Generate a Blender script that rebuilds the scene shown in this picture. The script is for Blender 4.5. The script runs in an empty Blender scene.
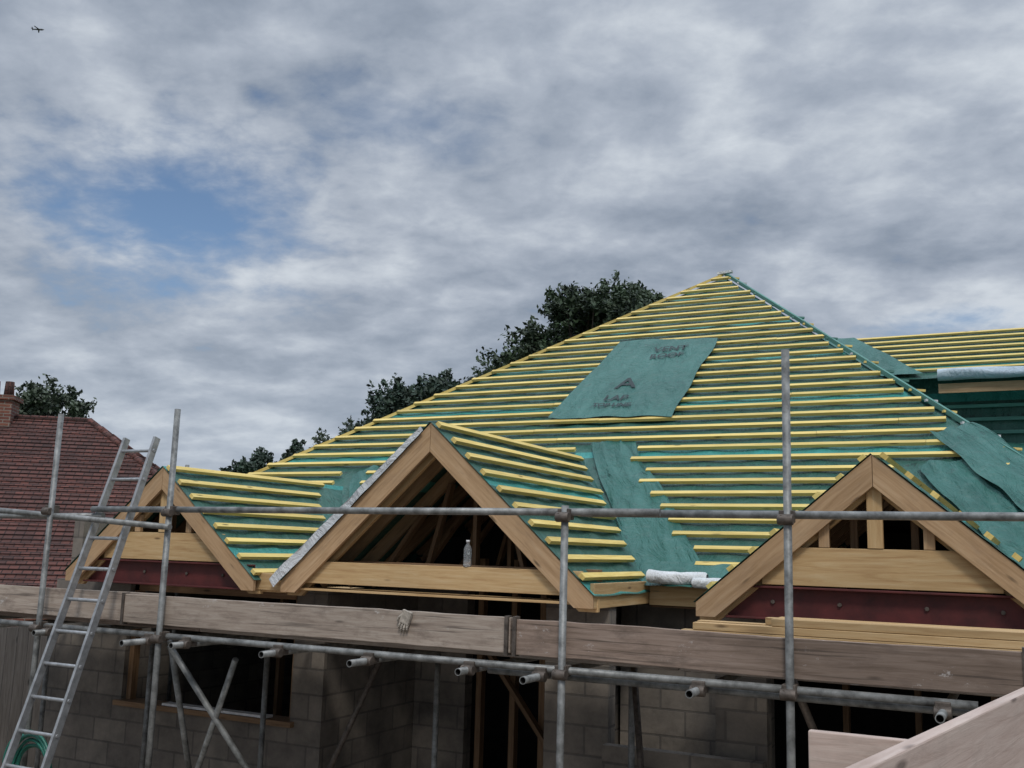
import bpy, bmesh, math, random
from mathutils import Vector, Matrix, noise
random.seed(7)
H=2.95
S=bpy.context.scene
def V(*a): return Vector(a)

# ---------------------------------------------------------------- materials
def new_mat(name):
    m=bpy.data.materials.new(name); m.use_nodes=True
    nt=m.node_tree; b=nt.nodes['Principled BSDF']
    return m,nt,b
def N(nt,t,**k):
    n=nt.nodes.new(t)
    for a,v in k.items():
        if a in n.bl_rna.properties: setattr(n,a,v)
        else: n.inputs[a].default_value=v
    return n
def ramp(nt,stops):
    r=nt.nodes.new('ShaderNodeValToRGB')
    e=r.color_ramp.elements
    e[0].position=stops[0][0]; e[0].color=(*stops[0][1],1)
    e[1].position=stops[-1][0]; e[1].color=(*stops[-1][1],1)
    for p,c in stops[1:-1]:
        x=e.new(p); x.color=(*c,1)
    return r
def mapped(nt,src,scale):
    tc=nt.nodes.new('ShaderNodeTexCoord'); mp=nt.nodes.new('ShaderNodeMapping')
    mp.inputs['Scale'].default_value=scale
    nt.links.new(tc.outputs[src],mp.inputs['Vector']); return mp.outputs['Vector']
def mixc(nt,a,b,f,mode='MIX'):
    m=nt.nodes.new('ShaderNodeMix'); m.data_type='RGBA'; m.blend_type=mode
    for sock,val in ((m.inputs[6],a),(m.inputs[7],b)):
        if isinstance(val,bpy.types.NodeSocket): nt.links.new(val,sock)
        else: sock.default_value=(*val,1)
    if isinstance(f,bpy.types.NodeSocket): nt.links.new(f,m.inputs[0])
    else: m.inputs[0].default_value=f
    return m.outputs[2]
def bump(nt,b,h,strength,dist):
    n=nt.nodes.new('ShaderNodeBump'); n.inputs['Strength'].default_value=strength; n.inputs['Distance'].default_value=dist
    nt.links.new(h,n.inputs['Height']); nt.links.new(n.outputs[0],b.inputs['Normal'])

def wood(name,c1,c2,c3,rough=.7,stain=None,stain_amt=.5,tone=(.62,1.15),splash=None,grain=22):
    m,nt,b=new_mat(name)
    v=mapped(nt,'UV',(1.5,grain,1))
    n=N(nt,'ShaderNodeTexNoise',Scale=1.6,Detail=5.0,Roughness=.65); nt.links.new(v,n.inputs['Vector'])
    n.inputs['Distortion'].default_value=.6
    r=ramp(nt,[(.3,c1),(.5,c2),(.72,c3)]); nt.links.new(n.outputs[0],r.inputs[0])
    v2=mapped(nt,'UV',(.25,.9,1))
    n2=N(nt,'ShaderNodeTexNoise',Scale=1.0,Detail=3.0); nt.links.new(v2,n2.inputs['Vector'])
    r2=ramp(nt,[(.3,(tone[0],tone[0]*.98,tone[0]*.95)),(.7,(tone[1],tone[1]*.98,tone[1]*.97))]); nt.links.new(n2.outputs[0],r2.inputs[0])
    col=mixc(nt,r.outputs[0],r2.outputs[0],1.0,'MULTIPLY')
    v3=mapped(nt,'UV',(2.2,9,1))
    vo=N(nt,'ShaderNodeTexVoronoi',Scale=1.0); nt.links.new(v3,vo.inputs['Vector'])
    rk=ramp(nt,[(.05,(1,1,1)),(.13,(0,0,0))]); nt.links.new(vo.outputs['Distance'],rk.inputs[0])
    col=mixc(nt,col,tuple(x*.4 for x in c1),rk.outputs[0])
    if stain:
        n4=N(nt,'ShaderNodeTexNoise',Scale=3.2,Detail=7.0,Roughness=.75)
        nt.links.new(mapped(nt,'UV',(1,2.2,1)),n4.inputs['Vector'])
        r4=ramp(nt,[(.50,(0,0,0)),(.68,(stain_amt,)*3)]); nt.links.new(n4.outputs[0],r4.inputs[0])
        col=mixc(nt,col,stain,r4.outputs[0])
    if splash:   # dried cement / lime splashes and long splits
        n5=N(nt,'ShaderNodeTexNoise',Scale=2.0,Detail=9.0,Roughness=.8)
        nt.links.new(mapped(nt,'UV',(1.3,2.0,1)),n5.inputs['Vector'])
        r5=ramp(nt,[(.60,(0,0,0)),(.65,(.75,.75,.75))]); nt.links.new(n5.outputs[0],r5.inputs[0])
        col=mixc(nt,col,splash,r5.outputs[0])
        n6=N(nt,'ShaderNodeTexNoise',Scale=1.0,Detail=4.0,Roughness=.6); nt.links.new(mapped(nt,'UV',(.9,40,1)),n6.inputs['Vector'])
        r6=ramp(nt,[(.34,(.8,.8,.8)),(.42,(0,0,0))]); nt.links.new(n6.outputs[0],r6.inputs[0])
        col=mixc(nt,col,tuple(x*.35 for x in c1),r6.outputs[0])
    nt.links.new(col,b.inputs['Base Color']); b.inputs['Roughness'].default_value=rough
    bump(nt,b,n.outputs[0],.4,.005)
    return m
M={}
M['pine']=wood('pine_timber',(.44,.27,.12),(.57,.39,.19),(.64,.48,.27))
M['pine2']=wood('pine_barge',(.35,.22,.11),(.47,.31,.17),(.55,.39,.235),stain=(.27,.18,.11),stain_amt=.45)
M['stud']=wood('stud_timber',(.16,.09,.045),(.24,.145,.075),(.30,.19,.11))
M['fencew']=wood('fence_timber',(.11,.10,.09),(.17,.155,.14),(.22,.205,.19))
M['board']=wood('weathered_board',(.27,.215,.175),(.39,.325,.27),(.48,.42,.36),.85,stain=(.17,.13,.105),stain_amt=.75,splash=(.56,.53,.50))
M['board2']=wood('weathered_board_brown',(.20,.145,.11),(.30,.225,.18),(.38,.30,.25),.85,stain=(.13,.095,.075),stain_amt=.7,splash=(.55,.52,.50))
M['boardpink']=wood('scaffold_board_new',(.46,.35,.30),(.57,.46,.405),(.64,.54,.48),.8,stain=(.36,.29,.25),stain_amt=.55)
M['batten']=wood('batten_yellow',(.60,.44,.12),(.76,.59,.19),(.84,.69,.28),.7,tone=(.72,1.1))
M['batteng']=wood('batten_green',(.06,.20,.17),(.10,.28,.24),(.15,.34,.30),.65)

def felt(name,c1,c2,c3,laps=True,rough=.5,white=False):
    m,nt,b=new_mat(name)
    n=N(nt,'ShaderNodeTexNoise',Scale=.9,Detail=5.0,Roughness=.6); nt.links.new(mapped(nt,'UV',(1,1,1)),n.inputs['Vector'])
    r=ramp(nt,[(.3,c1),(.52,c2),(.75,c3)]); nt.links.new(n.outputs[0],r.inputs[0]); col=r.outputs[0]
    n3=N(nt,'ShaderNodeTexNoise',Scale=5.0,Detail=7.0,Roughness=.8); nt.links.new(mapped(nt,'UV',(1,3,1)),n3.inputs['Vector'])
    r3=ramp(nt,[(.52,(0,0,0)),(.8,(.5,.5,.5))]); nt.links.new(n3.outputs[0],r3.inputs[0])
    col=mixc(nt,col,(.16,.21,.19) if not white else (.45,.43,.39),r3.outputs[0])
    if laps:
        sep=nt.nodes.new('ShaderNodeSeparateXYZ'); nt.links.new(mapped(nt,'UV',(1,1,1)),sep.inputs[0])
        md=N(nt,'ShaderNodeMath',operation='PINGPONG'); md.inputs[1].default_value=.62; nt.links.new(sep.outputs[1],md.inputs[0])
        lt=N(nt,'ShaderNodeMath',operation='LESS_THAN'); lt.inputs[1].default_value=.07; nt.links.new(md.outputs[0],lt.inputs[0])
        col=mixc(nt,col,(.04,.27,.25),lt.outputs[0])
    md2=None
    sep=nt.nodes.new('ShaderNodeSeparateXYZ'); nt.links.new(mapped(nt,'UV',(1,1,1)),sep.inputs[0])
    if not white:
        md2=N(nt,'ShaderNodeMath',operation='PINGPONG'); md2.inputs[1].default_value=.31; nt.links.new(sep.outputs[1],md2.inputs[0])
        g=N(nt,'ShaderNodeMath',operation='GREATER_THAN'); g.inputs[1].default_value=.275; nt.links.new(md2.outputs[0],g.inputs[0])
        nn=N(nt,'ShaderNodeTexNoise',Scale=1.0,Detail=1.0); nt.links.new(mapped(nt,'UV',(22,9,1)),nn.inputs['Vector'])
        g2=N(nt,'ShaderNodeMath',operation='GREATER_THAN'); g2.inputs[1].default_value=.6; nt.links.new(nn.outputs[0],g2.inputs[0])
        mu=N(nt,'ShaderNodeMath',operation='MULTIPLY'); nt.links.new(g.outputs[0],mu.inputs[0]); nt.links.new(g2.outputs[0],mu.inputs[1])
        mu2=N(nt,'ShaderNodeMath',operation='MULTIPLY'); nt.links.new(mu.outputs[0],mu2.inputs[0]); mu2.inputs[1].default_value=.55 if laps else .3
        col=mixc(nt,col,(.01,.03,.03),mu2.outputs[0])
    nt.links.new(col,b.inputs['Base Color']); b.inputs['Roughness'].default_value=rough
    w=N(nt,'ShaderNodeTexNoise',Scale=3.2,Detail=5.0,Roughness=.65); w.inputs['Distortion'].default_value=1.2
    nt.links.new(mapped(nt,'UV',(1.6,.8,1)),w.inputs['Vector'])
    bump(nt,b,w.outputs[0],.9,.07)
    return m
M['felt']=felt('roof_membrane',(.018,.080,.064),(.028,.112,.090),(.044,.15,.122))
M['felt2']=felt('roof_membrane_loose',(.016,.092,.076),(.025,.128,.106),(.042,.165,.14),laps=False)
M['feltback']=felt('membrane_white',(.50,.53,.55),(.62,.65,.67),(.72,.74,.76),laps=False,white=True)
M['feltblue']=felt('membrane_pale_blue',(.33,.42,.50),(.42,.52,.60),(.52,.62,.69),laps=False,white=True)
def plain(name,c,rough=.6,metal=0,nscale=8,var=.25,bumpd=0.0):
    m,nt,b=new_mat(name)
    n=N(nt,'ShaderNodeTexNoise',Scale=nscale,Detail=5.0,Roughness=.65); nt.links.new(mapped(nt,'Object',(1,1,1)),n.inputs['Vector'])
    r=ramp(nt,[(.3,tuple(x*(1-var) for x in c)),(.7,tuple(min(1,x*(1+var)) for x in c))]); nt.links.new(n.outputs[0],r.inputs[0])
    nt.links.new(r.outputs[0],b.inputs['Base Color']); b.inputs['Roughness'].default_value=rough; b.inputs['Metallic'].default_value=metal
    if bumpd: bump(nt,b,n.outputs[0],.6,bumpd)
    return m
M['steel']=plain('galvanised_tube',(.20,.205,.20),.55,.35,11,.6,.002)
M['coupler']=plain('coupler_steel',(.12,.10,.085),.6,.5,20,.5,.002)
M['alu']=plain('ladder_aluminium',(.36,.37,.38),.45,.5,15,.3)
M['red']=plain('red_oxide_steel',(.085,.014,.013),.6,0,6,.4)
M['dark']=plain('dark_interior',(.018,.017,.016),.9)  # near-black colour stands in for the shade of unlit depth
M['text']=plain('printed_ink',(.006,.02,.02),.6)
M['white']=plain('white_plastic',(.7,.7,.7),.5)
M['conc']=plain('concrete',(.16,.155,.145),.9,0,5,.2,.004)
M['glove']=plain('glove_fabric',(.36,.32,.27),.9,0,30,.5,.004)
M['hose']=plain('green_hose',(.02,.16,.12),.4)
M['plane']=plain('aircraft_paint',(.05,.055,.06),.5)
M['bark']=plain('bark',(.07,.055,.045),.9,0,6,.4,.02)
def bottle_mat():
    m,nt,b=new_mat('clear_plastic'); b.inputs['Base Color'].default_value=(.8,.85,.88,1); b.inputs['Roughness'].default_value=.12
    b.inputs['Transmission Weight'].default_value=.85; b.inputs['IOR'].default_value=1.2
    n=N(nt,'ShaderNodeTexNoise',Scale=30.0); bump(nt,b,n.outputs[0],.2,.002); return m
M['bottle']=bottle_mat()
def bricks(name,c1,c2,mortar,bw,bh,ms,bumpd=.01,offs=.5,big=2.2):
    m,nt,b=new_mat(name)
    t=nt.nodes.new('ShaderNodeTexBrick'); t.inputs['Scale'].default_value=1.0
    t.inputs['Brick Width'].default_value=bw; t.inputs['Row Height'].default_value=bh; t.inputs['Mortar Size'].default_value=ms
    t.inputs['Mortar Smooth'].default_value=.2; t.inputs['Bias'].default_value=0; t.offset=offs
    t.inputs['Color1'].default_value=(*c1,1); t.inputs['Color2'].default_value=(*c2,1); t.inputs['Mortar'].default_value=(*mortar,1)
    nt.links.new(mapped(nt,'UV',(1,1,1)),t.inputs['Vector'])
    n=N(nt,'ShaderNodeTexNoise',Scale=big,Detail=8.0,Roughness=.72); nt.links.new(mapped(nt,'UV',(1,1,1)),n.inputs['Vector'])
    r=ramp(nt,[(.3,(.5,.5,.5)),(.7,(1.35,1.3,1.25))]); nt.links.new(n.outputs[0],r.inputs[0])
    nt.links.new(mixc(nt,t.outputs['Color'],r.outputs[0],1.0,'MULTIPLY'),b.inputs['Base Color']); b.inputs['Roughness'].default_value=.9
    inv=N(nt,'ShaderNodeMath',operation='SUBTRACT'); inv.inputs[0].default_value=1; nt.links.new(t.outputs['Fac'],inv.inputs[1])
    ad=N(nt,'ShaderNodeMath',operation='ADD'); nt.links.new(inv.outputs[0],ad.inputs[0]); nt.links.new(n.outputs[0],ad.inputs[1])
    bump(nt,b,ad.outputs[0],.7,bumpd)
    return m
M['block']=bricks('concrete_block',(.21,.19,.165),(.155,.14,.125),(.125,.115,.105),.45,.225,.010)
M['brick']=bricks('red_brick',(.22,.09,.06),(.16,.06,.045),(.25,.22,.19),.225,.075,.01)
M['tile']=bricks('clay_tile',(.13,.050,.040),(.068,.034,.030),(.025,.014,.012),.19,.13,.012,.03,big=1.1)

# ---------------------------------------------------------------- mesh builder
class MB:
    def __init__(s): s.v=[];s.f=[];s.m=[];s.uv=[];s.mats=[];s.smooth=[]
    def mi(s,k):
        if k not in s.mats: s.mats.append(k)
        return s.mats.index(k)
    def face(s,pts,mat,g=None,off=(0,0),uv=None,smooth=False):
        i=len(s.v); pts=[Vector(p) for p in pts]
        s.v+=[(p.x,p.y,p.z+H) for p in pts]; s.f.append(list(range(i,i+len(pts)))); s.m.append(s.mi(mat)); s.smooth.append(smooth)
        if uv is None:
            n=(pts[1]-pts[0]).cross(pts[2]-pts[0])
            if n.length<1e-9: n=V(0,0,1)
            n.normalize()
            if g is None: g=V(1,0,0) if abs(n.x)<.7 else V(0,1,0)
            gg=Vector(g).normalized(); w=n.cross(gg)
            if w.length<.1: gg=n.orthogonal(); w=n.cross(gg)
            w.normalize()
            if w.z<0: w=-w
            uv=[(p.dot(gg)+off[0],p.dot(w)+off[1]) for p in pts]
        s.uv.append(uv)
    def hexa(s,b,t,mat,g=None,off=None):
        if off is None: off=(random.uniform(0,90),random.uniform(0,90))
        n=len(b)
        s.face(list(reversed(b)),mat,g,off); s.face(t,mat,g,off)
        for i in range(n):
            j=(i+1)%n; s.face([b[i],b[j],t[j],t[i]],mat,g,off)
    def box(s,x0,x1,y0,y1,z0,z1,mat,g=None,off=None):
        b=[V(x0,y0,z0),V(x1,y0,z0),V(x1,y1,z0),V(x0,y1,z0)]
        t=[V(x0,y0,z1),V(x1,y0,z1),V(x1,y1,z1),V(x0,y1,z1)]
        if g is None and mat not in('block','brick','tile'):
            d=[x1-x0,y1-y0,z1-z0]; k=d.index(max(d)); g=V(*[1 if i==k else 0 for i in range(3)])
        if mat in('block','brick') and off is None: off=(0,0)
        s.hexa(b,t,mat,g,off)
    def beam(s,p0,p1,w,h,mat,up=(0,0,1)):
        p0=Vector(p0);p1=Vector(p1); d=(p1-p0).normalized(); r=d.cross(Vector(up))
        if r.length<.01: r=d.cross(V(1,0,0))
        r.normalize(); u=r.cross(d).normalized()
        o=[-r*w/2-u*h/2, r*w/2-u*h/2, r*w/2+u*h/2, -r*w/2+u*h/2]
        s.hexa([p0+x for x in o],[p1+x for x in o],mat,d)
    def tube(s,p0,p1,r0,mat,r1=None,n=10,caps=True,hollow=False):
        if r1 is None: r1=r0
        p0=Vector(p0);p1=Vector(p1); d=(p1-p0).normalized(); a=d.orthogonal().normalized(); b=d.cross(a)
        c0=[p0+(a*math.cos(2*math.pi*i/n)+b*math.sin(2*math.pi*i/n))*r0 for i in range(n)]
        c1=[p1+(a*math.cos(2*math.pi*i/n)+b*math.sin(2*math.pi*i/n))*r1 for i in range(n)]
        for i in range(n):
            j=(i+1)%n; s.face([c0[i],c0[j],c1[j],c1[i]],mat,d,smooth=True)
        if hollow:
            for (c,pp,dd) in ((c0,p0,d),(c1,p1,-d)):
                ci=[pp+(q-pp)*.8 for q in c]; cd=[q+dd*.12 for q in ci]
                for i in range(n):
                    j=(i+1)%n; s.face([c[i],c[j],ci[j],ci[i]],mat); s.face([ci[i],ci[j],cd[j],cd[i]],'dark')
                s.face(cd,'dark')
        elif caps: s.face(list(reversed(c0)),mat); s.face(c1,mat)
    def path(s,pts,r,mat,n=8):
        for a,b in zip(pts[:-1],pts[1:]): s.tube(a,b,r,mat,n=n,caps=False)
    def prism(s,poly,vec,mat,g=None,off=None):
        poly=[Vector(p) for p in poly]; s.hexa(poly,[p+Vector(vec) for p in poly],mat,g,off)
    def grid(s,fn,nu,nv,mat,keep=None):
        P=[[fn(i/nu,j/nv) for j in range(nv+1)] for i in range(nu+1)]
        for i in range(nu):
            for j in range(nv):
                q=[P[i][j],P[i+1][j],P[i+1][j+1],P[i][j+1]]
                if keep and not keep(sum((x[0] for x in q),Vector())/4): continue
                s.face([x[0] for x in q],mat,uv=[x[1] for x in q],smooth=True)
    def build(s,name,parent=None,bevel=0,weld=True,recalc=True):
        me=bpy.data.meshes.new(name); me.from_pydata(s.v,[],s.f)
        for k in s.mats: me.materials.append(M[k])
        uvl=me.uv_layers.new(name='UVMap'); k=0
        for fi,p in enumerate(me.polygons):
            p.material_index=s.m[fi]; p.use_smooth=s.smooth[fi]
            for j in range(len(s.f[fi])): uvl.data[k].uv=s.uv[fi][j]; k+=1
        if weld or recalc:
            bm=bmesh.new(); bm.from_mesh(me)
            if weld: bmesh.ops.remove_doubles(bm,verts=bm.verts,dist=1e-5)
            if recalc: bmesh.ops.recalc_face_normals(bm,faces=bm.faces)
            bm.to_mesh(me); bm.free()
        o=bpy.data.objects.new(name,me); S.collection.objects.link(o)
        if parent: o.parent=parent
        if bevel:
            md=o.modifiers.new('bevel','BEVEL'); md.width=bevel; md.segments=2; md.limit_method='ANGLE'; md.harden_normals=False
        return o
def empty(name,loc=(0,0,0)):
    o=bpy.data.objects.new(name,None); S.collection.objects.link(o); return o
U=V(0,0,1)

# ---------------------------------------------------------------- main geometry numbers
TM=.7; YE=8.57; ZE=-.32; PX,PY=-4.04,15.3
SP=math.sin(math.atan(TM)); CP=math.cos(math.atan(TM))
NM=V(0,-SP,CP)
def zmain(y): return ZE+TM*(y-YE)
ZP=zmain(PY)
XL=lambda y: max(-9.3,PX-(PY-y)*1.0)
XR=lambda y: PX+(PY-y)*.82
G=[dict(x=-7.42,zr=.70,hw=1.2,yf=7.15,t=.845,ml=.1,mr=.34,mb=.42,gauge=.21,dv=.165),
   dict(x=-4.43,zr=1.04,hw=1.48,yf=7.2,t=.912,ml=.1,mr=.58,mb=.12,gauge=.20,dv=.18),
   dict(x=-.88,zr=.70,hw=1.2,yf=7.1,t=.845,ml=.12,mr=.75,mb=.05,gauge=.20,dv=.165)]
def zg(g,x): return g['zr']-g['t']*abs(x-g['x'])

house=empty('house_under_construction')

# main front membrane
mb=MB()
def mainf(u,v):
    y=YE-.05+(PY-YE+.05)*v; x=XL(y)+(XR(y)-XL(y))*u
    sag=-.018*abs(math.sin(math.pi*x/.6))+.012*noise.noise(V(x*2.3,y*2.3,3))
    p=V(x,y,zmain(y))+NM*sag
    return p,(x,(y-YE)/CP)
mb.grid(mainf,150,90,'felt',keep=lambda c: not any(c.z<zg(g,c.x)-.12 and abs(c.x-g['x'])<g['hw'] for g in G))
RB=19.5
lz=lambda x: ZP-.7*(PX-x)
mb.face([V(PX,PY,ZP-.01),V(PX,RB,ZP-.01),V(-9.3,RB,lz(-9.3)),V(-9.3,PY-(PX+9.3),lz(-9.3))],'felt')
xr0=XR(YE)
mb.face([V(PX,PY,ZP-.01),V(xr0,YE,ZE-.01),V(xr0,RB,ZE-.01),V(PX,RB,ZP-.01)],'felt')
mb.build('main_roof_membrane',house,recalc=False)

# main battens
mb=MB()
s=.12
while True:
    y=YE+s*CP; z=zmain(y)
    if y>PY-.10: break
    segs=[(XL(y)+.02,XR(y)-.04)]
    for g in G:
        if z<g['zr']+.22:
            w=max(0,(g['zr']-z)/g['t'])
            lo=g['x']-w-g['ml']-random.uniform(0,.06); hi=g['x']+w+g['mr']+random.uniform(-.07,.07)
            ns=[]
            for a,b in segs:
                if hi<=a or lo>=b: ns.append((a,b)); continue
                if lo-a>.15: ns.append((a,lo))
                if b-hi>.1: ns.append((hi,b))
            segs=ns
    for a,b in segs:
        x=a-random.uniform(-.02,.05)
        bb=b+random.uniform(-.05,.06)
        while x<bb-.02:
            Ln=random.choice([2.4,3.0,3.6,4.2]); x2=min(bb,x+Ln)
            if bb-x2<.3: x2=bb
            j=random.uniform(-.007,.007); j2=random.uniform(-.007,.007)
            p0=V(x,y+j,zmain(y+j))+NM*.036; p1=V(x2-.004,y+j2,zmain(y+j2))+NM*.036
            mb.beam(p0,p1,.053,.036,'batten',up=NM)
            x=x2
    s+=.240+random.uniform(-.005,.005)
mb.build('main_battens',house)

# hips
mb=MB()
mb.beam(V(PX+.02,PY-.02,ZP+.04),V(XR(9.2),9.2,zmain(9.2)+.05),.035,.05,'batteng')
mb.beam(V(PX-.02,PY-.02,ZP+.03),V(PX-5.2,PY-5.2,zmain(PY-5.2)+.01),.03,.04,'batten')
y=PY-.2
while y>9.3:
    x=XR(y); z=zmain(y)+.055
    if random.random()<.8:
        mb.beam(V(x-.04,y,z),V(x+.08+random.uniform(-.04,.05),y+.05,z-.01),.05,.025,random.choice(['batten','feltback','batteng']))
    y-=.22
mb.beam(V(PX-.10,PY-.03,ZP+.05),V(PX+.14,PY-.06,ZP+.06),.07,.04,'feltback')
mb.build('hip_rafters',house)

def drape(mb,c,mat,lift=.0,amp=.02,nu=30,nv=30,nrm=NM,seed=0,f=2.5,edge=0,ridge=0):
    c=[Vector(p) for p in c]
    W=(c[1]-c[0]).length; L=(c[3]-c[0]).length
    def fn(u,v):
        p=(c[0]*(1-u)+c[1]*u)*(1-v)+(c[3]*(1-u)+c[2]*u)*v
        n=noise.noise(V(p.x*f+seed,p.y*f,seed))+.5*noise.noise(V(p.x*f*2.7,p.y*f*2.2+seed,seed))
        if ridge:
            q=abs(noise.noise(V(p.x*f*1.3+p.y*2,p.y*.6+seed,seed+4)))
            if q<.25: n+=ridge*(1-q*4)**3
        e=edge*noise.noise(V(u*4+seed,v*4,1.5))
        return p+nrm*(lift+amp*n)+V(e*(u-.5)*2,e*(v-.5)*2,e*(v-.5)*2*TM),(u*W+seed*3,v*L)
    mb.grid(fn,nu,nv,mat)
mb=MB()
def mp(x,y): return V(x,y,zmain(y))
drape(mb,[mp(-5.21,11.28),mp(-3.61,11.23),mp(-3.53,13.12),mp(-5.0,13.2)],'felt2',lift=.068,amp=.011,nu=50,nv=50,seed=3,f=1.6,edge=.05,ridge=.6)
for gi,g in enumerate(G):
    yt=(g['zr']-ZE)/TM+YE
    ex=g['mr']+.05
    top=[mp(g['x']+.0,yt+.25),mp(g['x']+ex*.75,yt+.35)]
    bot=[mp(g['x']+g['hw']-.12,YE-.02),mp(g['x']+g['hw']+ex,YE-.02)]
    drape(mb,[bot[0],bot[1],top[1],top[0]],'felt2',lift=.024,amp=.028,nu=30,nv=70,seed=gi+5,f=3.2,edge=.06,ridge=.8)
drape(mb,[mp(.35,9.0),mp(XR(9.0)+.05,9.0),mp(XR(10.9)+.05,10.9),mp(-.75,10.75)],'felt2',lift=.075,amp=.035,nu=50,nv=50,seed=11,f=2.0,edge=.1,ridge=.8)
mb.build('loose_membrane_sheets',house,recalc=False)

def text_on_main(txt,x,y,size,name,rot=0):
    cu=bpy.data.curves.new(name,'FONT'); cu.body=txt; cu.size=size; cu.align_x='CENTER'; cu.offset=.004
    o=bpy.data.objects.new(name,cu); S.collection.objects.link(o)
    bpy.context.view_layer.update()
    me=bpy.data.meshes.new_from_object(o); bpy.data.objects.remove(o)
    o=bpy.data.objects.new(name,me); S.collection.objects.link(o)
    me.materials.clear(); me.materials.append(M['text'])
    a=math.atan(TM)
    p=mp(x,y)+NM*.092
    o.matrix_world=Matrix.Translation((p.x,p.y,p.z+H))@Matrix.Rotation(a,4,'X')@Matrix.Rotation(math.radians(rot),4,'Z'); o.parent=house
text_on_main('VENT',-4.12,12.80,.19,'print_a',3); text_on_main('ROOF',-4.12,12.62,.17,'print_b',3)
text_on_main('LAP',-4.45,11.60,.19,'print_c',-3); text_on_main('A',-4.42,11.88,.42,'print_d',4); text_on_main('TOP LINE',-4.45,11.46,.12,'print_e',-3)

# ---------------------------------------------------------------- gables
for gi,g in enumerate(G):
    ge=empty('gable_%d'%(gi+1)); ge.parent=house
    a=math.atan(g['t']); sa,ca=math.sin(a),math.cos(a)
    mb=MB()
    for sd in(-1,1):
        nrm=V(sd*sa,0,ca)
        def fn(u,v,sd=sd,nrm=nrm):
            d=u*(g['hw']+.03); z=g['zr']-g['t']*d
            yv=(z-ZE)/TM+YE+.12
            y=g['yf']-.012+(yv-g['yf']+.012)*v
            sg=-.014*abs(math.sin(math.pi*y/.6))+.012*noise.noise(V(d*3,y*3,gi*7+sd))
            if v==0 or u==0: sg=0
            return V(g['x']+sd*d,y,z)+nrm*(sg+.010),(y,d/ca+gi*3)
        mb.grid(fn,22,34,'felt')
    mb.build('membrane',ge,recalc=False)
    mb=MB()
    for sd in(-1,1):
        nrm=V(sd*sa,0,ca)
        s=.07
        while s<g['hw']/ca-.03:
            d=s*ca; z=g['zr']-g['t']*d; yv=(z-ZE)/TM+YE
            y0=g['yf']-.005+random.uniform(-.01,.01)+(.12 if sd<0 else 0); y1=yv-g['mb']+random.uniform(-.08,.05)
            p=V(g['x']+sd*d,0,z)+nrm*.042
            if y1>y0+.2: mb.beam(V(p.x,y0,p.z),V(p.x,y1,p.z+random.uniform(-.005,.005)),.052,.034,'batten',up=nrm)
            s+=g['gauge']
    mb.build('battens',ge)
    mb=MB()
    dv=g['dv']/ca; zf=zg(g,g['x']+g['hw'])
    for sd in(-1,1):
        def P(d,z): return V(g['x']+sd*d,g['yf'],z)
        hw=g['hw']+.02
        zb=g['zr']-g['t']*hw
        din=(g['zr']-dv-(zb-.10))/g['t']
        poly=[P(0.0015,g['zr']),P(hw,zb),P(hw,zb-.10),P(din,zb-.10),P(0.0015,g['zr']-dv)]
        mb.prism(poly,V(0,.034,0),'pine2',g=V(sd*ca,0,-sa))
        poly2=[p+V(0,.10,-.03) for p in poly]
        mb.prism(poly2,V(0,.045,0),'pine',g=V(sd*ca,0,-sa))
    mb.build('barge_boards',ge,bevel=.003)
    mb=MB()
    yy=g['yf']+.5
    while yy<(g['zr']-ZE)/TM+YE-.1:
        zl=max(zf,zmain(yy)); dd=(g['zr']-zl)/g['t']
        for sd in(-1,1):
            nrm=V(sd*sa,0,ca)
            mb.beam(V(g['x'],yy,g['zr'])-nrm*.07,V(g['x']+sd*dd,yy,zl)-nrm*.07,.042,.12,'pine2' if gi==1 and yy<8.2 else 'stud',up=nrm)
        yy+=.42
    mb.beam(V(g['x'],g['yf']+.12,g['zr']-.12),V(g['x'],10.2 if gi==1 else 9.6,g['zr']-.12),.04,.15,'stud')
    mb.build('rafters',ge)
    mb=MB(); x=g['x']; yf=g['yf']
    if gi==1:
        mb.box(x-1.42,x+1.38,yf+.05,yf+.095,-.34,-.15,'pine')
        mb.box(x-1.40,x+1.40,yf+.34,yf+.44,-.34,-.14,'stud')
        mb.box(x+g['hw']-.02,x+g['hw']+.015,yf+.04,YE-.02,-.43,-.24,'pine')
        mb.box(x-1.48,x+1.48,yf+.04,yf+.35,-.405,-.385,'pine')
        for yb in (8.0,8.7,9.4):
            mb.box(x-1.35,x+1.35,yb,yb+.045,-.30,-.17,'stud')
            for xo in(-.95,-.5,0,.5,.95):
                mb.beam(V(x+xo,yb+.07,-.2),V(x+xo*.55,yb+.07,g['zr']-.2-abs(xo)*.5),.04,.08,'stud',up=(0,1,0))
    else:
        mb.box(x-.76,x+.76,yf+.056,yf+.098,-.19,.07,'pine')
        mb.box(x-.05,x+.05,yf+.05,yf+.095,.073,.50,'pine')
        mb.box(x-.37,x-.30,yf+.055,yf+.095,.073,.24,'pine2'); mb.box(x+.30,x+.37,yf+.055,yf+.095,.073,.24,'pine2')
        mb.box(x-.20,x-.15,yf+.32,yf+.38,.0,.38,'stud'); mb.box(x+.2,x+.25,yf+.32,yf+.38,.0,.38,'stud')
        mb.box(x-1.02,x+1.12,yf+.12,yf+.13,-.42,-.20,'red')
        mb.box(x-1.02,x+1.12,yf+.05,yf+.118,-.215,-.20,'red'); mb.box(x-1.02,x+1.12,yf+.05,yf+.118,-.43,-.415,'red')
        for xx in (-.7,-.25,.3,.75): mb.tube(V(x+xx,yf+.105,-.31),V(x+xx,yf+.12,-.31),.016,'coupler',n=6)
    mb.build('tie_and_lintel',ge,bevel=.003)
mb=MB(); g=G[1]
a=math.atan(g['t']); nl_=V(-math.sin(a),0,math.cos(a)); 
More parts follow.
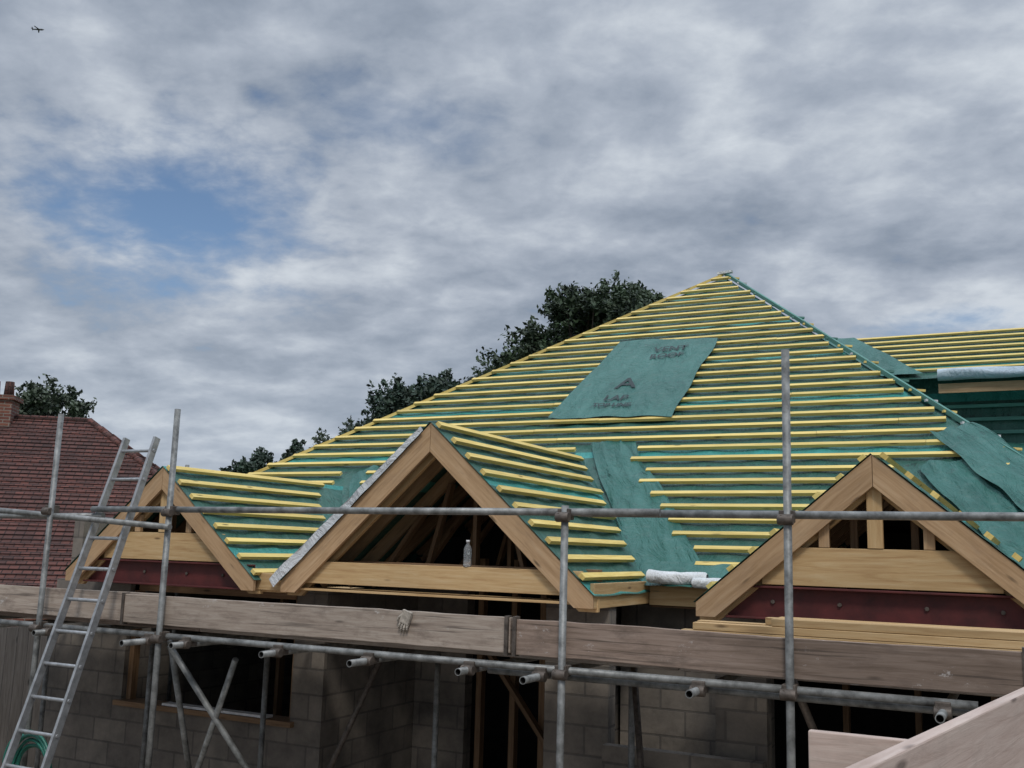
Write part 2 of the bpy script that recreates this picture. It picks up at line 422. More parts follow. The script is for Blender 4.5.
A0=V(g['x']-1.56,7.17,zg(g,g['x']-1.56)); A1=V(g['x']-.06,7.17,zg(g,g['x']-.06))
drape(mb,[A0-nl_*.01,A1-nl_*.01,A1+nl_*.035,A0+nl_*.085],'feltback',lift=0,amp=.014,nu=60,nv=4,nrm=V(0,-1,0),seed=2,f=5)
drape(mb,[A0+nl_*.085,A1+nl_*.035,A1+nl_*.04+V(0,.25,0),A0+nl_*.06+V(0,.3,0)],'feltback',lift=0,amp=.010,nu=60,nv=4,nrm=nl_,seed=2,f=5)
def roll(x0,x1,y,z,r,sl=0):
    def rf(u,v):
        x=x0+(x1-x0)*u; a_=2*math.pi*v; rr=r*(1+.25*noise.noise(V(x*9,math.cos(a_)*1.5,math.sin(a_)*1.5)))*(.75 if u in(0,1) else 1)
        return V(x,y+.1*u+rr*math.cos(a_),z+sl*u+.02*noise.noise(V(x*4,0,2))+rr*math.sin(a_)),(x,v*.3)
    mb.grid(rf,30,14,'feltback')
roll(-2.90,-2.40,8.36,-.20,.055); roll(-2.50,-2.06,8.36,-.235,.045)
drape(mb,[V(-2.95,8.40,-.30),V(-2.1,8.38,-.31),mp(-2.1,8.9),mp(-2.95,8.9)],'felt2',lift=.04,amp=.02,seed=4)
mb.build('underlay_offcuts',house,recalc=False)

mb=MB()
mb.box(-2.93,-1.9,8.50,8.535,-.44,-.25,'pine'); mb.box(-6.24,-5.93,7.24,7.275,-.42,-.27,'pine')
mb.box(.32,1.5,8.50,8.535,-.44,-.25,'pine'); mb.box(-6.24,-5.93,7.28,8.5,-.44,-.42,'pine')
mb.box(-2.93,-1.9,8.54,8.9,-.46,-.44,'stud')
mb.build('eaves_fascia',house,bevel=.003)

# ---------------------------------------------------------------- walls
mb=MB(); GZ=-2.95
B=lambda *a:mb.box(*a,'block')
B(-9.3,-8.2,7.6,7.75,GZ,-.44); B(-8.2,-6.05,7.6,7.75,GZ,-1.65); B(-6.05,-5.7,7.597,7.752,GZ,-.42)
B(-5.85,-5.703,7.755,9.3,GZ,-.42); B(-5.698,-5.1,9.15,9.302,GZ,-.35)
B(-3.5,-2.95,7.6,7.75,GZ,-.42); B(-3.498,-3.35,7.753,9.3,GZ,-.42)
B(-3.3,-1.96,8.8,8.95,GZ,-.46); B(-2.1,-1.96,7.753,8.797,GZ,-.44); B(-2.1,-1.72,7.6,7.75,GZ,-.44)
B(.15,1.5,7.6,7.75,GZ,-.44)
B(-2.94,-1.72,7.45,7.55,GZ,-1.45)
B(-9.3,-9.15,7.753,RB,GZ,.2); B(1.35,1.5,7.753,RB,GZ,-.36); B(-9.3,1.5,RB-.15,RB-.002,GZ,-.4)
mb.build('block_walls',house)
mb=MB()
mb.box(-8.25,-6.0,7.54,7.78,-1.648,-1.60,'stud')
for xx in(-8.17,-6.08): mb.box(xx-.03,xx+.03,7.66,7.74,-1.6,-.44,'stud')
mb.box(-8.2,-6.05,7.66,7.74,-.52,-.46,'stud')
mb.box(-7.6,-6.3,7.56,7.66,-1.597,-1.575,'white')
mb.box(-9.14,1.34,11.9,12.0,GZ,.3,'dark'); mb.box(-7,-1,12.01,12.1,GZ,1.8,'dark'); mb.box(-9.14,1.34,7.8,RB-.2,GZ-.02,GZ+.05,'conc')  # dark panels added as painted shade for the house interior, then floor slab
for xx in(-5.0,-4.62,-4.3,-3.9,-3.62): mb.box(xx,xx+.06,9.2,9.29,GZ+.06,-.1,'stud')
mb.box(-5.05,-3.5,9.2,9.29,-1.0,-.93,'stud')
mb.beam(V(-4.9,9.1,-.9),V(-3.7,9.1,-2.4),.04,.09,'stud',up=(0,1,0))
for xx in(-1.5,-.9,-.3): mb.box(xx,xx+.05,9.6,9.7,GZ+.06,-.1,'stud')
for xx in(-7.9,-7.2,-6.6): mb.box(xx,xx+.05,9.6,9.7,GZ+.06,-.1,'stud')
mb.build('interior_framing',house)

# ---------------------------------------------------------------- rear wing
mb=MB()
yr,zr_=17.2,3.6
def wf(u,v):
    y=15.9+(yr-15.9)*v; x0=-3.3; x=x0+(9-x0)*u; z=zr_-.7*(yr-y)
    return V(x,y,z+.012*noise.noise(V(x*2,y*2,9))),(x,y/CP)
mb.grid(wf,60,10,'felt')
mb.face([V(-3.3,yr,zr_),V(9,yr,zr_),V(9,21,zr_-.7*3.8),V(-3.3,21,zr_-.7*3.8)],'felt')
s=.05
while s<1.55:
    y=yr-s*CP; z=zr_-.7*(yr-y)
    mb.beam(V(-2.5+s*.75,y,z+.04),V(9,y,z+.04),.05,.03,'batten',up=NM); s+=.19
def vs(u,v):
    y=15.9+1.3*v; x=-3.2+u*(.8+.05*v)+(1-v)*1.2; z=zr_-.7*(yr-y)
    return V(x,y,z+.075+.03*noise.noise(V(x*3,y*3,2))),(x,y)
mb.grid(vs,20,10,'felt2')
def rollf(u,v):
    x=-1.0+10*u; a_=2*math.pi*v; r=.08+.03*noise.noise(V(x*1.5,math.cos(a_),math.sin(a_)))
    return V(x,15.84+r*math.cos(a_),2.72+r*math.sin(a_)+.03*noise.noise(V(x*.8,0,5))),(x,v*.5)
mb.grid(rollf,80,14,'feltblue')
mb.box(-1.0,9,15.9,15.94,2.46,2.60,'pine2')
mb.face([V(-2,16.5,-.2),V(9,16.5,-.2),V(9,16.5,3.0),V(-2,16.5,3.0)],'felt')
z=.3
while z<2.4:
    mb.box(-1.5,9,16.42,16.47,z,z+.05,'batteng'); z+=.2
drape(mb,[V(-2.2,13.6,1.2),V(9,13.6,1.0),V(9,16.4,1.15),V(-2.2,16.4,1.9)],'felt2',amp=.06,nu=60,nv=30,nrm=V(0,0,1),seed=8,f=1.4,ridge=.6)
mb.box(8.9,9,15.9,21,GZ,2.0,'block'); mb.box(1.52,9,13.6,13.7,GZ,.98,'block')
mb.build('rear_wing_roof',house,recalc=False)

# ---------------------------------------------------------------- scaffold
scaf=empty('scaffolding'); YS=6.0
mb=MB(); R=.0242
mb2=MB()
def coup(x,y,z):
    mb2.box(x-.04,x+.04,y-.045,y+.045,z-.035,z+.035,'coupler'); mb2.tube(V(x-.02,y-.075,z),V(x-.02,y+.03,z+.01),.011,'coupler',n=6)
    mb2.tube(V(x+.045,y-.05,z-.02),V(x-.045,y-.05,z-.02),.033,'coupler',n=12)
posts=[(-1.22,1.22,.012),(-2.63,.29,.008),(-6.07,1.05,0),(-7.47,1.06,.03)]
for x,zt,ln_ in posts:
    mb.tube(V(x+.0,YS-.05,GZ),V(x+ln_,YS-.05,zt),R,'steel',n=16,hollow=True)
    mb2.box(x-.08,x+.08,YS-.13,YS+.03,GZ+.001,GZ+.03,'coupler')
    coup(x,YS-.02,-.745)
    if zt>.24: coup(x,YS-.02,.235)
for x in(-8.9,1.0): mb.tube(V(x,YS-.05,GZ),V(x,YS-.05,1.0),R,'steel',n=14)
for x in(-8.9,-7.47,-6.07,-4.3,-2.63,1.0):
    mb.tube(V(x,7.25,GZ),V(x,7.25,-.76),R,'steel',n=12)
mb.tube(V(-7.0,YS,.24),V(-2.0,YS,.252),R,'steel',n=14); mb.tube(V(-2.55,YS+.05,.246),V(2.4,YS+.05,.25),R,'steel',n=14)
mb.tube(V(-9.6,YS,.16),V(-6.9,YS+.03,.185),R,'steel',n=14)
mb.tube(V(-9.6,YS+.1,.30),V(-6.0,YS-.1,.10),R,'steel',n=14)
mb.tube(V(-9.8,YS,-.745),V(-.25,YS,-.745),R,'steel',n=14,hollow=True)
mb.tube(V(-3.2,YS+.06,-.79),V(2.0,YS+.06,-.79),R,'steel',n=14,hollow=True)
mb.tube(V(-9.8,7.2,-.745),V(2.4,7.2,-.745),R,'steel',n=14)
for x in(-9.0,-8.2,-7.35,-6.2,-5.8,-4.9,-4.1,-3.3,-2.78,-1.75,-.42,.8):
    d=random.uniform(-.08,.06)
    mb.tube(V(x,5.76-d,-.79),V(x+random.uniform(-.03,.03),7.45,-.79),R,'steel',n=14,hollow=True); coup(x,YS,-.77)
mb.tube(V(-6.05,YS+.05,-.82),V(-5.2,7.2,-2.9),R,'steel',n=12)
mb.tube(V(-5.5,YS+.2,-.9),V(-6.8,YS+.9,-2.9),R,'steel',n=12)
mb.tube(V(-4.7,YS+1.1,-.8),V(-5.8,YS+1.2,-2.9),R,'coupler',n=12)
mb.tube(V(-6.1,YS+.1,-.78),V(-6.6,7.2,-2.8),R,'steel',n=12)
mb.tube(V(-2.6,YS+1.2,-.8),V(-2.2,YS+.6,-2.9),R,'coupler',n=12)
mb.tube(V(-1.25,YS+.02,-.6),V(-1.0,7.2,-1.9),R,'coupler',n=12)
mb.tube(V(-8.9,5.9,.2),V(-8.95,16,.2),R,'steel',n=12)
mb.tube(V(-8.95,9,GZ),V(-8.95,9,.9),R,'steel',n=12)
mb.build('tubes',scaf); mb2.build('couplers',scaf,bevel=.006)
def board(mb,x0,x1,y0,y1,z0,z1,mat,bow=.006,n=14,seed=0):
    off=(random.uniform(0,90),random.uniform(0,90)); g=V(1,0,0); R0=[]
    for i in range(n+1):
        x=x0+(x1-x0)*i/n
        dz=bow*noise.noise(V(x*.6,seed,1)); dt=.005*noise.noise(V(x*5,seed,2)); dy=bow*noise.noise(V(x*.5,seed,7))
        R0.append([V(x,y0+dy,z0+dz-dt),V(x,y1+dy,z0+dz-dt),V(x,y1+dy,z1+dz+dt),V(x,y0+dy,z1+dz+dt)])
    for a,b in zip(R0[:-1],R0[1:]):
        for k in range(4):
            j=(k+1)%4; mb.face([a[k],a[j],b[j],b[k]],mat,g,off)
    mb.face(R0[0],mat,V(0,1,0),off); mb.face(R0[-1][::-1],mat,V(0,1,0),off)
mb=MB()
board(mb,-6.55,-3.02,YS-.005,YS+.033,-.665,-.44,'board',.016,40,1); board(mb,-3.0,.02,YS-.012,YS+.026,-.677,-.452,'board2',.016,40,2)
board(mb,.03,3.5,YS-.005,YS+.033,-.67,-.45,'board')
board(mb,-9.9,-6.2,YS+.045,YS+.083,-.66,-.43,'board',.01,20,3)
mb.build('toe_boards',scaf,bevel=.004)
mb=MB()
for i in range(5):
    y=YS+.12+i*.235
    x=-9.9+random.uniform(0,.3)
    while x<3:
        L=3.9; mb.box(x,x+L-.01,y,y+.225,-.765+.06,-.765+.098,random.choice(['board','board2'])); x+=L
mb.build('deck_boards',scaf,bevel=.004)
mb=MB()
for x in(-6.545,-3.055,-2.995,-.03): mb.box(x,x+.025,YS-.019,YS+.042,-.682,-.43,'coupler')
mb.build('board_end_bands',scaf)

o=empty('scaffold_board')
mb=MB()
d=(V(-.02,3.73,0)-V(-.312,2.126,0)).normalized()
p=V(-.312,2.126,-.525)
mb.beam(p-d*1.2,p+d*3.3,.038,.25,'boardpink'); mb.build('plank',o,bevel=.005)
o=empty('scaffold_board.001')
mb=MB(); mb.box(-.734,.2,3.9,3.938,-.85,-.622,'boardpink'); mb.build('plank',o,bevel=.005)

mb=MB()
z=-.665
for r in range(6):
    for i in range(3):
        x0=-1.5-(.45 if r<5 and i%2==0 else 0)+random.uniform(-.08,.08)
        y0=6.42+i*.105+random.uniform(-.01,.01)
        mb.box(x0,x0+3.4,y0,y0+.09,z,z+.045,'pine')
    z+=.048
mb.build('timber_stack',None,bevel=.003)

lad=MB()
def LP(z,off=0): 
    t=(z+1.747)/(.865+1.747); return V(-6.88+.11*t+off,5.5+.75*t,z)
for sd in(-1,1):
    lad.beam(LP(GZ,sd*.225),LP(.865,sd*.18),.026,.065,'alu',up=(0,1,0.3))
z=GZ+.2
while z<.82:
    t=(z-GZ)/(.865-GZ); w_=.225-.045*t
    lad.tube(LP(z,-w_-.02),LP(z,w_+.02),.015,'alu',n=10); z+=.25
lad.build('ladder',None,bevel=.003)

mb=MB()
for k in range(7):
    r=.22+.015*k; c=V(-7.25+.01*k,5.88-.02*k,-1.88+random.uniform(-.03,.03))
    pts=[c+V(math.cos(t)*r*.85,math.sin(t*2+k)*.015,math.sin(t)*r) for t in [2*math.pi*i/36 for i in range(37)]]
    mb.path(pts,.012,'hose')
mb.path([V(-7.47,5.9,-1.6),V(-7.42,5.87,-1.61),V(-7.38,5.86,-1.62)],.011,'hose')
mb.build('garden_hose',None)

mb=MB(); c=V(-4.07,7.272,-.15); prof=[(0,.03),(.01,.034),(.06,.033),(.07,.031),(.08,.033),(.14,.033),(.165,.026),(.185,.013),(.2,.013)]
for (z0,r0),(z1,r1) in zip(prof[:-1],prof[1:]): mb.tube(c+V(0,0,z0),c+V(0,0,z1),r0,'bottle',r1=r1,n=18,caps=(z0==0))
mb.tube(c+V(0,0,.198),c+V(0,0,.218),.016,'white',n=14)
mb.build('plastic_bottle',None)

# work glove tucked over the toe board: palm, four fingers and a thumb
mb=MB()
def glove(x,z,rot,mat):
    c=V(x,5.975,z); rx=V(math.cos(rot),0,math.sin(rot)); dn=V(math.sin(rot),0,-math.cos(rot))
    mb.beam(c+dn*-.04,c+dn*.05,.024,.075,mat,up=rx)
    for i,l in enumerate((.05,.062,.058,.045)):
        b0=c+dn*.045+rx*(-.028+.019*i); m_=b0+dn*l*.6+V(0,-.006,0)+rx*(i-1.5)*.003; mb.tube(b0,m_,.0095,mat,r1=.009,n=8); mb.tube(m_,m_+dn*l*.5+V(0,.012,0),.009,mat,r1=.006,n=8)
    b0=c+rx*-.036; mb.tube(b0,b0+dn*.03-rx*.022,.011,mat,r1=.009,n=8); mb.tube(b0+dn*.03-rx*.022,b0+dn*.055-rx*.024,.009,mat,r1=.006,n=8)
glove(-3.81,-.475,-.3,'glove')
mb.build('work_glove',None,bevel=.005)

# ---------------------------------------------------------------- neighbour house
nb=empty('brick_house')
ang=math.radians(37); e=V(math.cos(ang),math.sin(ang),0); n_=V(math.sin(ang),-math.cos(ang),0)
ZR=2.8
P=V(-20.1,16.9,ZR)
def L(a,b,z): return V(P.x,P.y,0)+e*a+n_*b+U*z
RW=7.0; zE=-.8; run=4.3; tn=(ZR-zE)/run
mb=MB()
def tri_rows(c0,c1,r0,r1,depth=.03):
    nrow=40
    for i in range(nrow):
        a=i/nrow; b=(i+1.25)/nrow; b=min(b,1)
        nn=(c1-c0).cross(r0-c0).normalized()
        if nn.z<0: nn=-nn
        A=c0.lerp(r0,a)+nn*depth; Bp=c1.lerp(r1,a)+nn*depth; C=c1.lerp(r1,b); D=c0.lerp(r0,b)
        g=(c1-c0).normalized(); off=(random.choice([0,.095]),0)
        mb.face([A,Bp,C,D],'tile',g,off); mb.face([A-nn*depth,Bp-nn*depth,Bp,A],'tile',g)
k=.3
tri_rows(L(-RW-5,run+k,zE-k*tn),L(5.2+k,run+k,zE-k*tn),L(-RW,0,ZR),L(0,0,ZR))
tri_rows(L(5.2+k,run+k,zE-k*tn),L(5.2+k,-run-k,zE-k*tn),L(0,0,ZR),L(0,0,ZR))
tri_rows(L(5.2+k,-run-k,zE-k*tn),L(-RW-5,-run-k,zE-k*tn),L(0,0,ZR),L(-RW,0,ZR))
mb.build('roof_tiles',nb,recalc=False)
mb=MB()
def capline(a,b):
    n=int((b-a).length/.33)
    for i in range(n):
        p=a.lerp(b,i/n); q=a.lerp(b,(i+1)/n); mb.tube(p,q,.085,'tile',r1=.07,n=10)
capline(L(-RW,0,ZR),L(0,0,ZR)); capline(L(0,0,ZR),L(5.2+k,run+k,zE-k*tn)); capline(L(0,0,ZR),L(5.2+k,-run-k,zE-k*tn))
mb.build('ridge_tiles',nb,recalc=False)
mb=MB()
w=[L(-RW-5,run,GZ),L(5.2,run,GZ),L(5.2,-run,GZ),L(-RW-5,-run,GZ)]
top=[p+U*(zE-GZ) for p in w]
for i in range(4):
    j=(i+1)%4; mb.face([w[i],w[j],top[j],top[i]],'brick',(w[j]-w[i]))
c=[L(-2.4,-.25,1.6),L(-1.7,-.25,1.6),L(-1.7,.35,1.6),L(-2.4,.35,1.6)]
mb.hexa(c,[p+U*1.7 for p in c],'brick',off=(0,0))
cc=[L(-2.46,-.31,3.18),L(-1.64,-.31,3.18),L(-1.64,.41,3.18),L(-2.46,.41,3.18)]
mb.hexa(cc,[p+U*.1 for p in cc],'brick',off=(0,0))
for aa in(-2.2,-1.88): mb.tube(L(aa,.05,3.28),L(aa,.05,3.65),.12,'tile',r1=.10,n=12)
mb.build('walls_and_chimney',nb)
mb=MB()
mb.prism([L(-3,run+.02,-1.9),L(-1,run+.02,-1.9),L(-1,run+.02,-.9),L(-3,run+.02,-.9)],n_*.04,'white')
mb.prism([L(-2.9,run+.07,-1.8),L(-1.1,run+.07,-1.8),L(-1.1,run+.07,-1.0),L(-2.9,run+.07,-1.0)],n_*.01,'dark')
mb.build('window',nb)

mb=MB()
for i in range(110):
    y=-4+i*.16; mb.box(-11.6,-11.58,y,y+.145,GZ,GZ+1.8+random.uniform(-.01,.01),'fencew')
for i in range(9): mb.box(-11.7,-11.605,-4+i*2,-3.9+i*2,GZ,GZ+1.9,'conc')
mb.build('wooden_fence',None)

# ---------------------------------------------------------------- trees
def leafmat(name,c):
    m,nt,b=new_mat(name)
    oi=nt.nodes.new('ShaderNodeTexCoord')
    n=N(nt,'ShaderNodeTexNoise',Scale=1.3,Detail=3.0,Roughness=.7); nt.links.new(oi.outputs['Object'],n.inputs['Vector'])
    r=ramp(nt,[(.32,tuple(x*.5 for x in c)),(.5,c),(.68,tuple(x*1.7 for x in c))]); nt.links.new(n.outputs[0],r.inputs[0])
    nt.links.new(r.outputs[0],b.inputs['Base Color']); b.inputs['Roughness'].default_value=.65
    return m
M['leaf']=leafmat('foliage',(.024,.046,.018)); M['leaf2']=leafmat('foliage_conifer',(.020,.042,.026)); M['leaf3']=leafmat('foliage_far',(.05,.07,.045))
def tree(name,x,y,ztop,rad,crown_h,leaf,nb=22,nl=16000,ls=.13,shape=None,seed=1,wild=.5):
    rnd=random.Random(seed); mb=MB(); base=V(x,y,GZ)
    ch=crown_h; cz=ztop-ch/2
    trunk_top=V(x+.1,y,cz+ch*.1)
    pts=[base.lerp(trunk_top,i/5)+V(rnd.uniform(-.1,.1),rnd.uniform(-.1,.1),0)*(i>0) for i in range(6)]
    r0=.03*(ztop-GZ)
    for i in range(5): mb.tube(pts[i],pts[i+1],r0*(1-i*.17),'bark',r1=r0*(1-(i+1)*.17),n=10,caps=False)
    blobs=[]
    for i in range(nb):
        if shape: c,r=shape(rnd,i,nb)
        else:
            th=rnd.uniform(0,2*math.pi); ph=rnd.uniform(-.7,1); q=rnd.uniform(.3,.9)
            cr=math.sqrt(max(0,1-ph*ph*.9))
            c=V(math.cos(th)*cr*rad*q,math.sin(th)*cr*rad*q,ph*ch/2*q); r=rad*rnd.uniform(.16,.34)
        c=V(x,y,cz)+c; blobs.append((c,r))
        s0=pts[rnd.randint(2,5)]; mid=s0.lerp(c,.5)+V(0,0,-.15)
        mb.tube(s0,mid,r0*.22,'bark',r1=r0*.12,n=6,caps=False); mb.tube(mid,c,r0*.12,'bark',r1=r0*.03,n=6,caps=False)
    tr=mb.build(name,None)
    vs=[];fs=[]
    tot=sum(r*r for _,r in blobs)
    for c,r in blobs:
        nsp=max(6,int(26*(r/.7)**1.5))
        per=int(nl*r*r/tot/nsp)
        for _ in range(nsp):
            d=V(rnd.gauss(0,1),rnd.gauss(0,1),rnd.gauss(0,1)).normalized()
            q=r*(rnd.uniform(.15,1)**.5)*(1+wild*noise.noise(d*1.9+c*3))
            sc=c+V(d.x*q,d.y*q,d.z*q*.85); sd=(d+V(rnd.gauss(0,.5),rnd.gauss(0,.5),rnd.gauss(0,.5)+.2)).normalized()
            sl=r*rnd.uniform(.35,.8); sw=r*rnd.uniform(.12,.24)
            for _ in range(per):
                tt=rnd.uniform(-.5,1); 
                p=sc+sd*sl*tt+V(rnd.gauss(0,1),rnd.gauss(0,1),rnd.gauss(0,1))*sw*(1.1-.6*max(0,tt))
                a=V(rnd.gauss(0,1),rnd.gauss(0,1),rnd.gauss(0,1)).normalized(); b=a.orthogonal().normalized()
                s_=ls*rnd.uniform(.5,1.2)
                k=len(vs)
                vs+=[tuple(p-a*s_+U*H),tuple(p+b*s_*.45+U*H),tuple(p+a*s_+U*H),tuple(p-b*s_*.45+U*H)]; fs.append((k,k+1,k+2,k+3))
    me=bpy.data.meshes.new('foliage'); me.from_pydata(vs,[],fs); me.materials.append(M[leaf])
    o=bpy.data.objects.new('foliage',me); S.collection.objects.link(o); o.parent=tr
    return tr
def sh_a(rnd,i,n):
    t=i/(n-1)
    topz=-.95+min(1,t/.5)*1.55+.35*t
    return V(-2.7+4.9*t+rnd.uniform(-.2,.2),rnd.uniform(-1,1),topz-rnd.uniform(0,1.5)*(.0 if i%3==0 else 1)),rnd.uniform(.42,.65)
def sh_b(rnd,i,n):
    t=rnd.random(); x_=-2.45+4.85*t
    topz=-.25+1.95*min(1,t*2.0)+.28*math.sin(t*17)
    return V(x_,rnd.uniform(-1.6,1.6),topz-abs(rnd.gauss(0,1.0))),rnd.uniform(.40,.66)
tree('oak_tree',-12.45,29.5,9.3,3.1,6.2,'leaf',nb=62,nl=46000,ls=.10,seed=4,shape=sh_b)
tree('pine_tree',-18.2,28.9,6.45,2.4,4.2,'leaf2',nb=48,nl=34000,ls=.10,shape=sh_a,seed=5)
tree('ash_tree',-39,30.6,7.0,2.1,4.5,'leaf3',nb=30,nl=13000,ls=.13,seed=8)
tree('ash_tree.001',-40.5,45.5,6.1,1.7,4.5,'leaf2',nb=18,nl=8000,ls=.15,seed=9)
tree('ash_tree.002',-38.4,47.6,6.6,1.5,4.5,'leaf2',nb=16,nl=7000,ls=.15,seed=10)
tree('ash_tree.003',-34.5,46,7.2,1.9,4.0,'leaf3',nb=16,nl=3600,ls=.12,seed=12)

# ---------------------------------------------------------------- airplane
mb=MB(); c=V(-825,589,483); f=V(.80,.55,.05).normalized(); sd=f.cross(U).normalized()
mb.tube(c-f*5,c+f*4,.5,'plane',r1=.9,n=12); mb.tube(c+f*4,c+f*6,.9,'plane',r1=.15,n=12)
for q in(-1,1):
    mb.prism([c+f*2,c+f*.2,c-f*1.5+sd*q*6.5,c-f*.6+sd*q*6.5],U*.25,'plane')
    mb.prism([c-f*4,c-f*5,c-f*5.6+sd*q*2.3,c-f*5+sd*q*2.3],U*.15,'plane')
mb.prism([c-f*3.6,c-f*5,c-f*5.8+U*2.4,c-f*5+U*2.4],sd*.15,'plane')
mb.build('airplane',None)

# ---------------------------------------------------------------- ground
m,nt,b=new_mat('ground')
vec=mapped(nt,'Object',(1,1,1))
n=N(nt,'ShaderNodeTexNoise',Scale=.6,Detail=9.0,Roughness=.7); nt.links.new(vec,n.inputs['Vector'])
r=ramp(nt,[(.3,(.10,.075,.05)),(.5,(.17,.135,.10)),(.7,(.24,.20,.16))]); nt.links.new(n.outputs[0],r.inputs[0])
ln=N(nt,'ShaderNodeVectorMath',operation='LENGTH'); nt.links.new(vec,ln.inputs[0])
mr=N(nt,'ShaderNodeMapRange'); mr.inputs[1].default_value=22; mr.inputs[2].default_value=34; nt.links.new(ln.outputs['Value'],mr.inputs[0])
n2=N(nt,'ShaderNodeTexNoise',Scale=.2,Detail=8.0); nt.links.new(vec,n2.inputs['Vector'])
r2=ramp(nt,[(.3,(.035,.06,.02)),(.7,(.07,.10,.035))]); nt.links.new(n2.outputs[0],r2.inputs[0])
nt.links.new(mixc(nt,r.outputs[0],r2.outputs[0],mr.outputs[0]),b.inputs['Base Color']); b.inputs['Roughness'].default_value=.95
bump(nt,b,n.outputs[0],.8,.05); M['ground']=m
mb=MB(); mb.face([V(-3000,-3000,GZ),V(3000,-3000,GZ),V(3000,3000,GZ),V(-3000,3000,GZ)],'ground'); mb.build('ground',None)

# ---------------------------------------------------------------- world
w=bpy.data.worlds.new('World'); S.world=w; w.use_nodes=True; nt=w.node_tree; nt.nodes.clear()
out=nt.nodes.new('ShaderNodeOutputWorld')
sky=nt.nodes.new('ShaderNodeTexSky'); sky.sky_type='NISHITA'; sky.sun_disc=False
SE,SR=math.radians(52),math.radians(150)
sky.sun_elevation=SE; sky.sun_rotation=SR; sky.dust_density=.2; sky.ozone_density=3.0
bg1=nt.nodes.new('ShaderNodeBackground'); bg1.inputs[1].default_value=.095; nt.links.new(sky.outputs[0],bg1.inputs[0])
tc=nt.nodes.new('ShaderNodeTexCoord'); D=tc.outputs['Generated']
sep=nt.nodes.new('ShaderNodeSeparateXYZ'); nt.links.new(D,sep.inputs[0])
def mth(op,a,b=None,c=None,clamp=False):
    n=nt.nodes.new('ShaderNodeMath'); n.operation=op; n.use_clamp=clamp
    for i,v in enumerate((a,b,c)):
        if v is None: continue
        if isinstance(v,bpy.types.NodeSocket): nt.links.new(v,n.inputs[i])
        else: n.inputs[i].default_value=v
    return n.outputs[0]
zc=mth('MAXIMUM',sep.outputs[2],0.0); den=mth('ADD',zc,.24)
cx=nt.nodes.new('ShaderNodeCombineXYZ')
nt.links.new(mth('DIVIDE',sep.outputs[0],den),cx.inputs[0]); nt.links.new(mth('DIVIDE',sep.outputs[1],den),cx.inputs[1]); cx.inputs[2].default_value=3.3
rot=nt.nodes.new('ShaderNodeMapping'); rot.inputs['Rotation'].default_value=(0,0,math.radians(-27)); rot.inputs['Scale'].default_value=(1,1.1,1)
nt.links.new(cx.outputs[0],rot.inputs['Vector']); CV=rot.outputs[0]
def nz(scale,det,ro,dist=0.0,off=0):
    mp_=nt.nodes.new('ShaderNodeMapping'); mp_.inputs['Location'].default_value=(off,off*.7,off*.3); nt.links.new(CV,mp_.inputs['Vector'])
    n=nt.nodes.new('ShaderNodeTexNoise'); n.inputs['Scale'].default_value=scale; n.inputs['Detail'].default_value=det; n.inputs['Roughness'].default_value=ro; n.inputs['Distortion'].default_value=dist
    nt.links.new(mp_.outputs[0],n.inputs['Vector']); return n.outputs[0]
big=nz(1.3,3,.5,.1,1); mid=nz(4.2,7,.52,.15,4); fine=nz(12,5,.6,.25,9)
val=mth('ADD',mth('ADD',mth('MULTIPLY',big,.34),mth('MULTIPLY',mid,.50)),mth('MULTIPLY',fine,.16))
cr=ramp(nt,[(.35,(.20,.245,.315)),(.45,(.30,.35,.43)),(.53,(.415,.465,.545)),(.63,(.62,.67,.73))]); nt.links.new(val,cr.inputs[0])
hz=nt.nodes.new('ShaderNodeMapRange'); hz.inputs[1].default_value=.0; hz.inputs[2].default_value=.25; hz.inputs[3].default_value=.5; hz.inputs[4].default_value=0; nt.links.new(sep.outputs[2],hz.inputs[0])
ccol=mixc(nt,cr.outputs[0],(.49,.56,.64),hz.outputs[0])
zn=nt.nodes.new('ShaderNodeMapRange'); zn.inputs[1].default_value=.52; zn.inputs[2].default_value=.9; zn.inputs[3].default_value=1.0; zn.inputs[4].default_value=3.2; nt.links.new(sep.outputs[2],zn.inputs[0])  # clouds overhead, above the view, boosted to add light to the scene
bg2=nt.nodes.new('ShaderNodeBackground'); nt.links.new(ccol,bg2.inputs[0]); nt.links.new(zn.outputs[0],bg2.inputs[1])
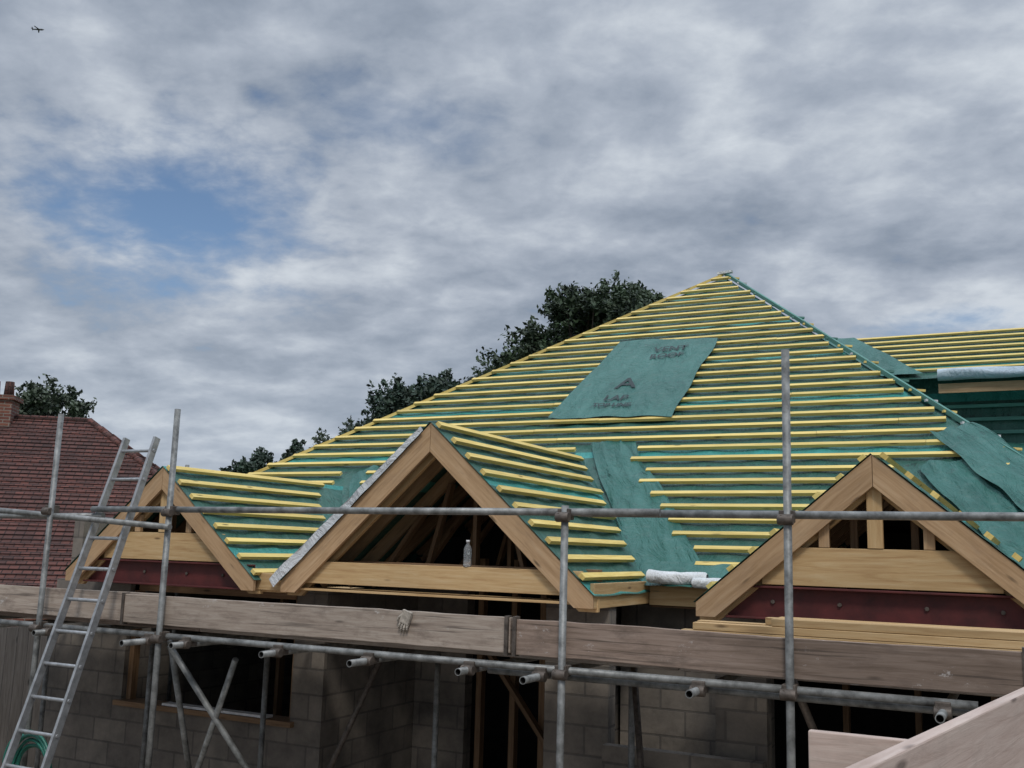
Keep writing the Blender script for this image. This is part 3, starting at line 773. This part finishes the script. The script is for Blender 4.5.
def gapfac(c,zs,r0,r1,amt,lo):
    sb=nt.nodes.new('ShaderNodeVectorMath'); sb.operation='SUBTRACT'; nt.links.new(D,sb.inputs[0]); sb.inputs[1].default_value=c
    ml=nt.nodes.new('ShaderNodeVectorMath'); ml.operation='MULTIPLY'; nt.links.new(sb.outputs[0],ml.inputs[0]); ml.inputs[1].default_value=(1,1,zs)
    ln=nt.nodes.new('ShaderNodeVectorMath'); ln.operation='LENGTH'; nt.links.new(ml.outputs[0],ln.inputs[0])
    gap=mth('ADD',mth('ADD',ln.outputs['Value'],mth('MULTIPLY',mth('SUBTRACT',mid,.5),amt)),mth('MULTIPLY',mth('SUBTRACT',fine,.5),amt*.5))
    gr=nt.nodes.new('ShaderNodeMapRange'); gr.interpolation_type='SMOOTHSTEP'; gr.inputs[1].default_value=r0; gr.inputs[2].default_value=r1; gr.inputs[3].default_value=lo; gr.inputs[4].default_value=1; nt.links.new(gap,gr.inputs[0])
    return gr.outputs[0]
g1=gapfac((-.695,.648,.305),1.5,.01,.17,.34,.0)
g2=gapfac((-.041,.976,.218),5.0,-.01,.11,.25,.1)
g3=gapfac((-.52,.745,.40),2.0,-.08,.12,.45,.45)
cov=nt.nodes.new('ShaderNodeMapRange'); cov.interpolation_type='SMOOTHSTEP'; cov.inputs[1].default_value=.35; cov.inputs[2].default_value=.43; cov.inputs[3].default_value=.65; nt.links.new(val,cov.inputs[0])
fac=mth('MULTIPLY',mth('MULTIPLY',mth('MULTIPLY',g1,g2),g3),cov.outputs[0],clamp=True)
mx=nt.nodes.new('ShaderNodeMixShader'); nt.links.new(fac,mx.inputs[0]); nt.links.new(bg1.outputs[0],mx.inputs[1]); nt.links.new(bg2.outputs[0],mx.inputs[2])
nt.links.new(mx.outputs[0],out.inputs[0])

sl=bpy.data.lights.new('sun','SUN'); sl.energy=1.5; sl.angle=math.radians(12); sl.color=(1,.94,.86)
so=bpy.data.objects.new('sun',sl); S.collection.objects.link(so)
sd_=V(math.sin(SR)*math.cos(SE),math.cos(SR)*math.cos(SE),math.sin(SE))
so.rotation_euler=sd_.to_track_quat('Z','Y').to_euler()

# ---------------------------------------------------------------- camera
th=math.radians(27); ph=math.radians(9.4); ro=math.radians(1.6)
fw=V(-math.sin(th)*math.cos(ph),math.cos(th)*math.cos(ph),math.sin(ph))
rt=V(math.cos(th),math.sin(th),0); up=rt.cross(fw)
R_=rt*math.cos(ro)+up*math.sin(ro); U_=up*math.cos(ro)-rt*math.sin(ro)
cam=bpy.data.cameras.new('camera'); cam.sensor_width=36; cam.lens=1000/1024*36; cam.clip_end=6000; cam.clip_start=.05
co=bpy.data.objects.new('camera',cam); S.collection.objects.link(co)
mw=Matrix(((R_.x,U_.x,-fw.x,0),(R_.y,U_.y,-fw.y,0),(R_.z,U_.z,-fw.z,H),(0,0,0,1)))
co.matrix_world=mw; S.camera=co
S.view_settings.view_transform='Standard'; S.view_settings.look='None'; S.view_settings.exposure=0
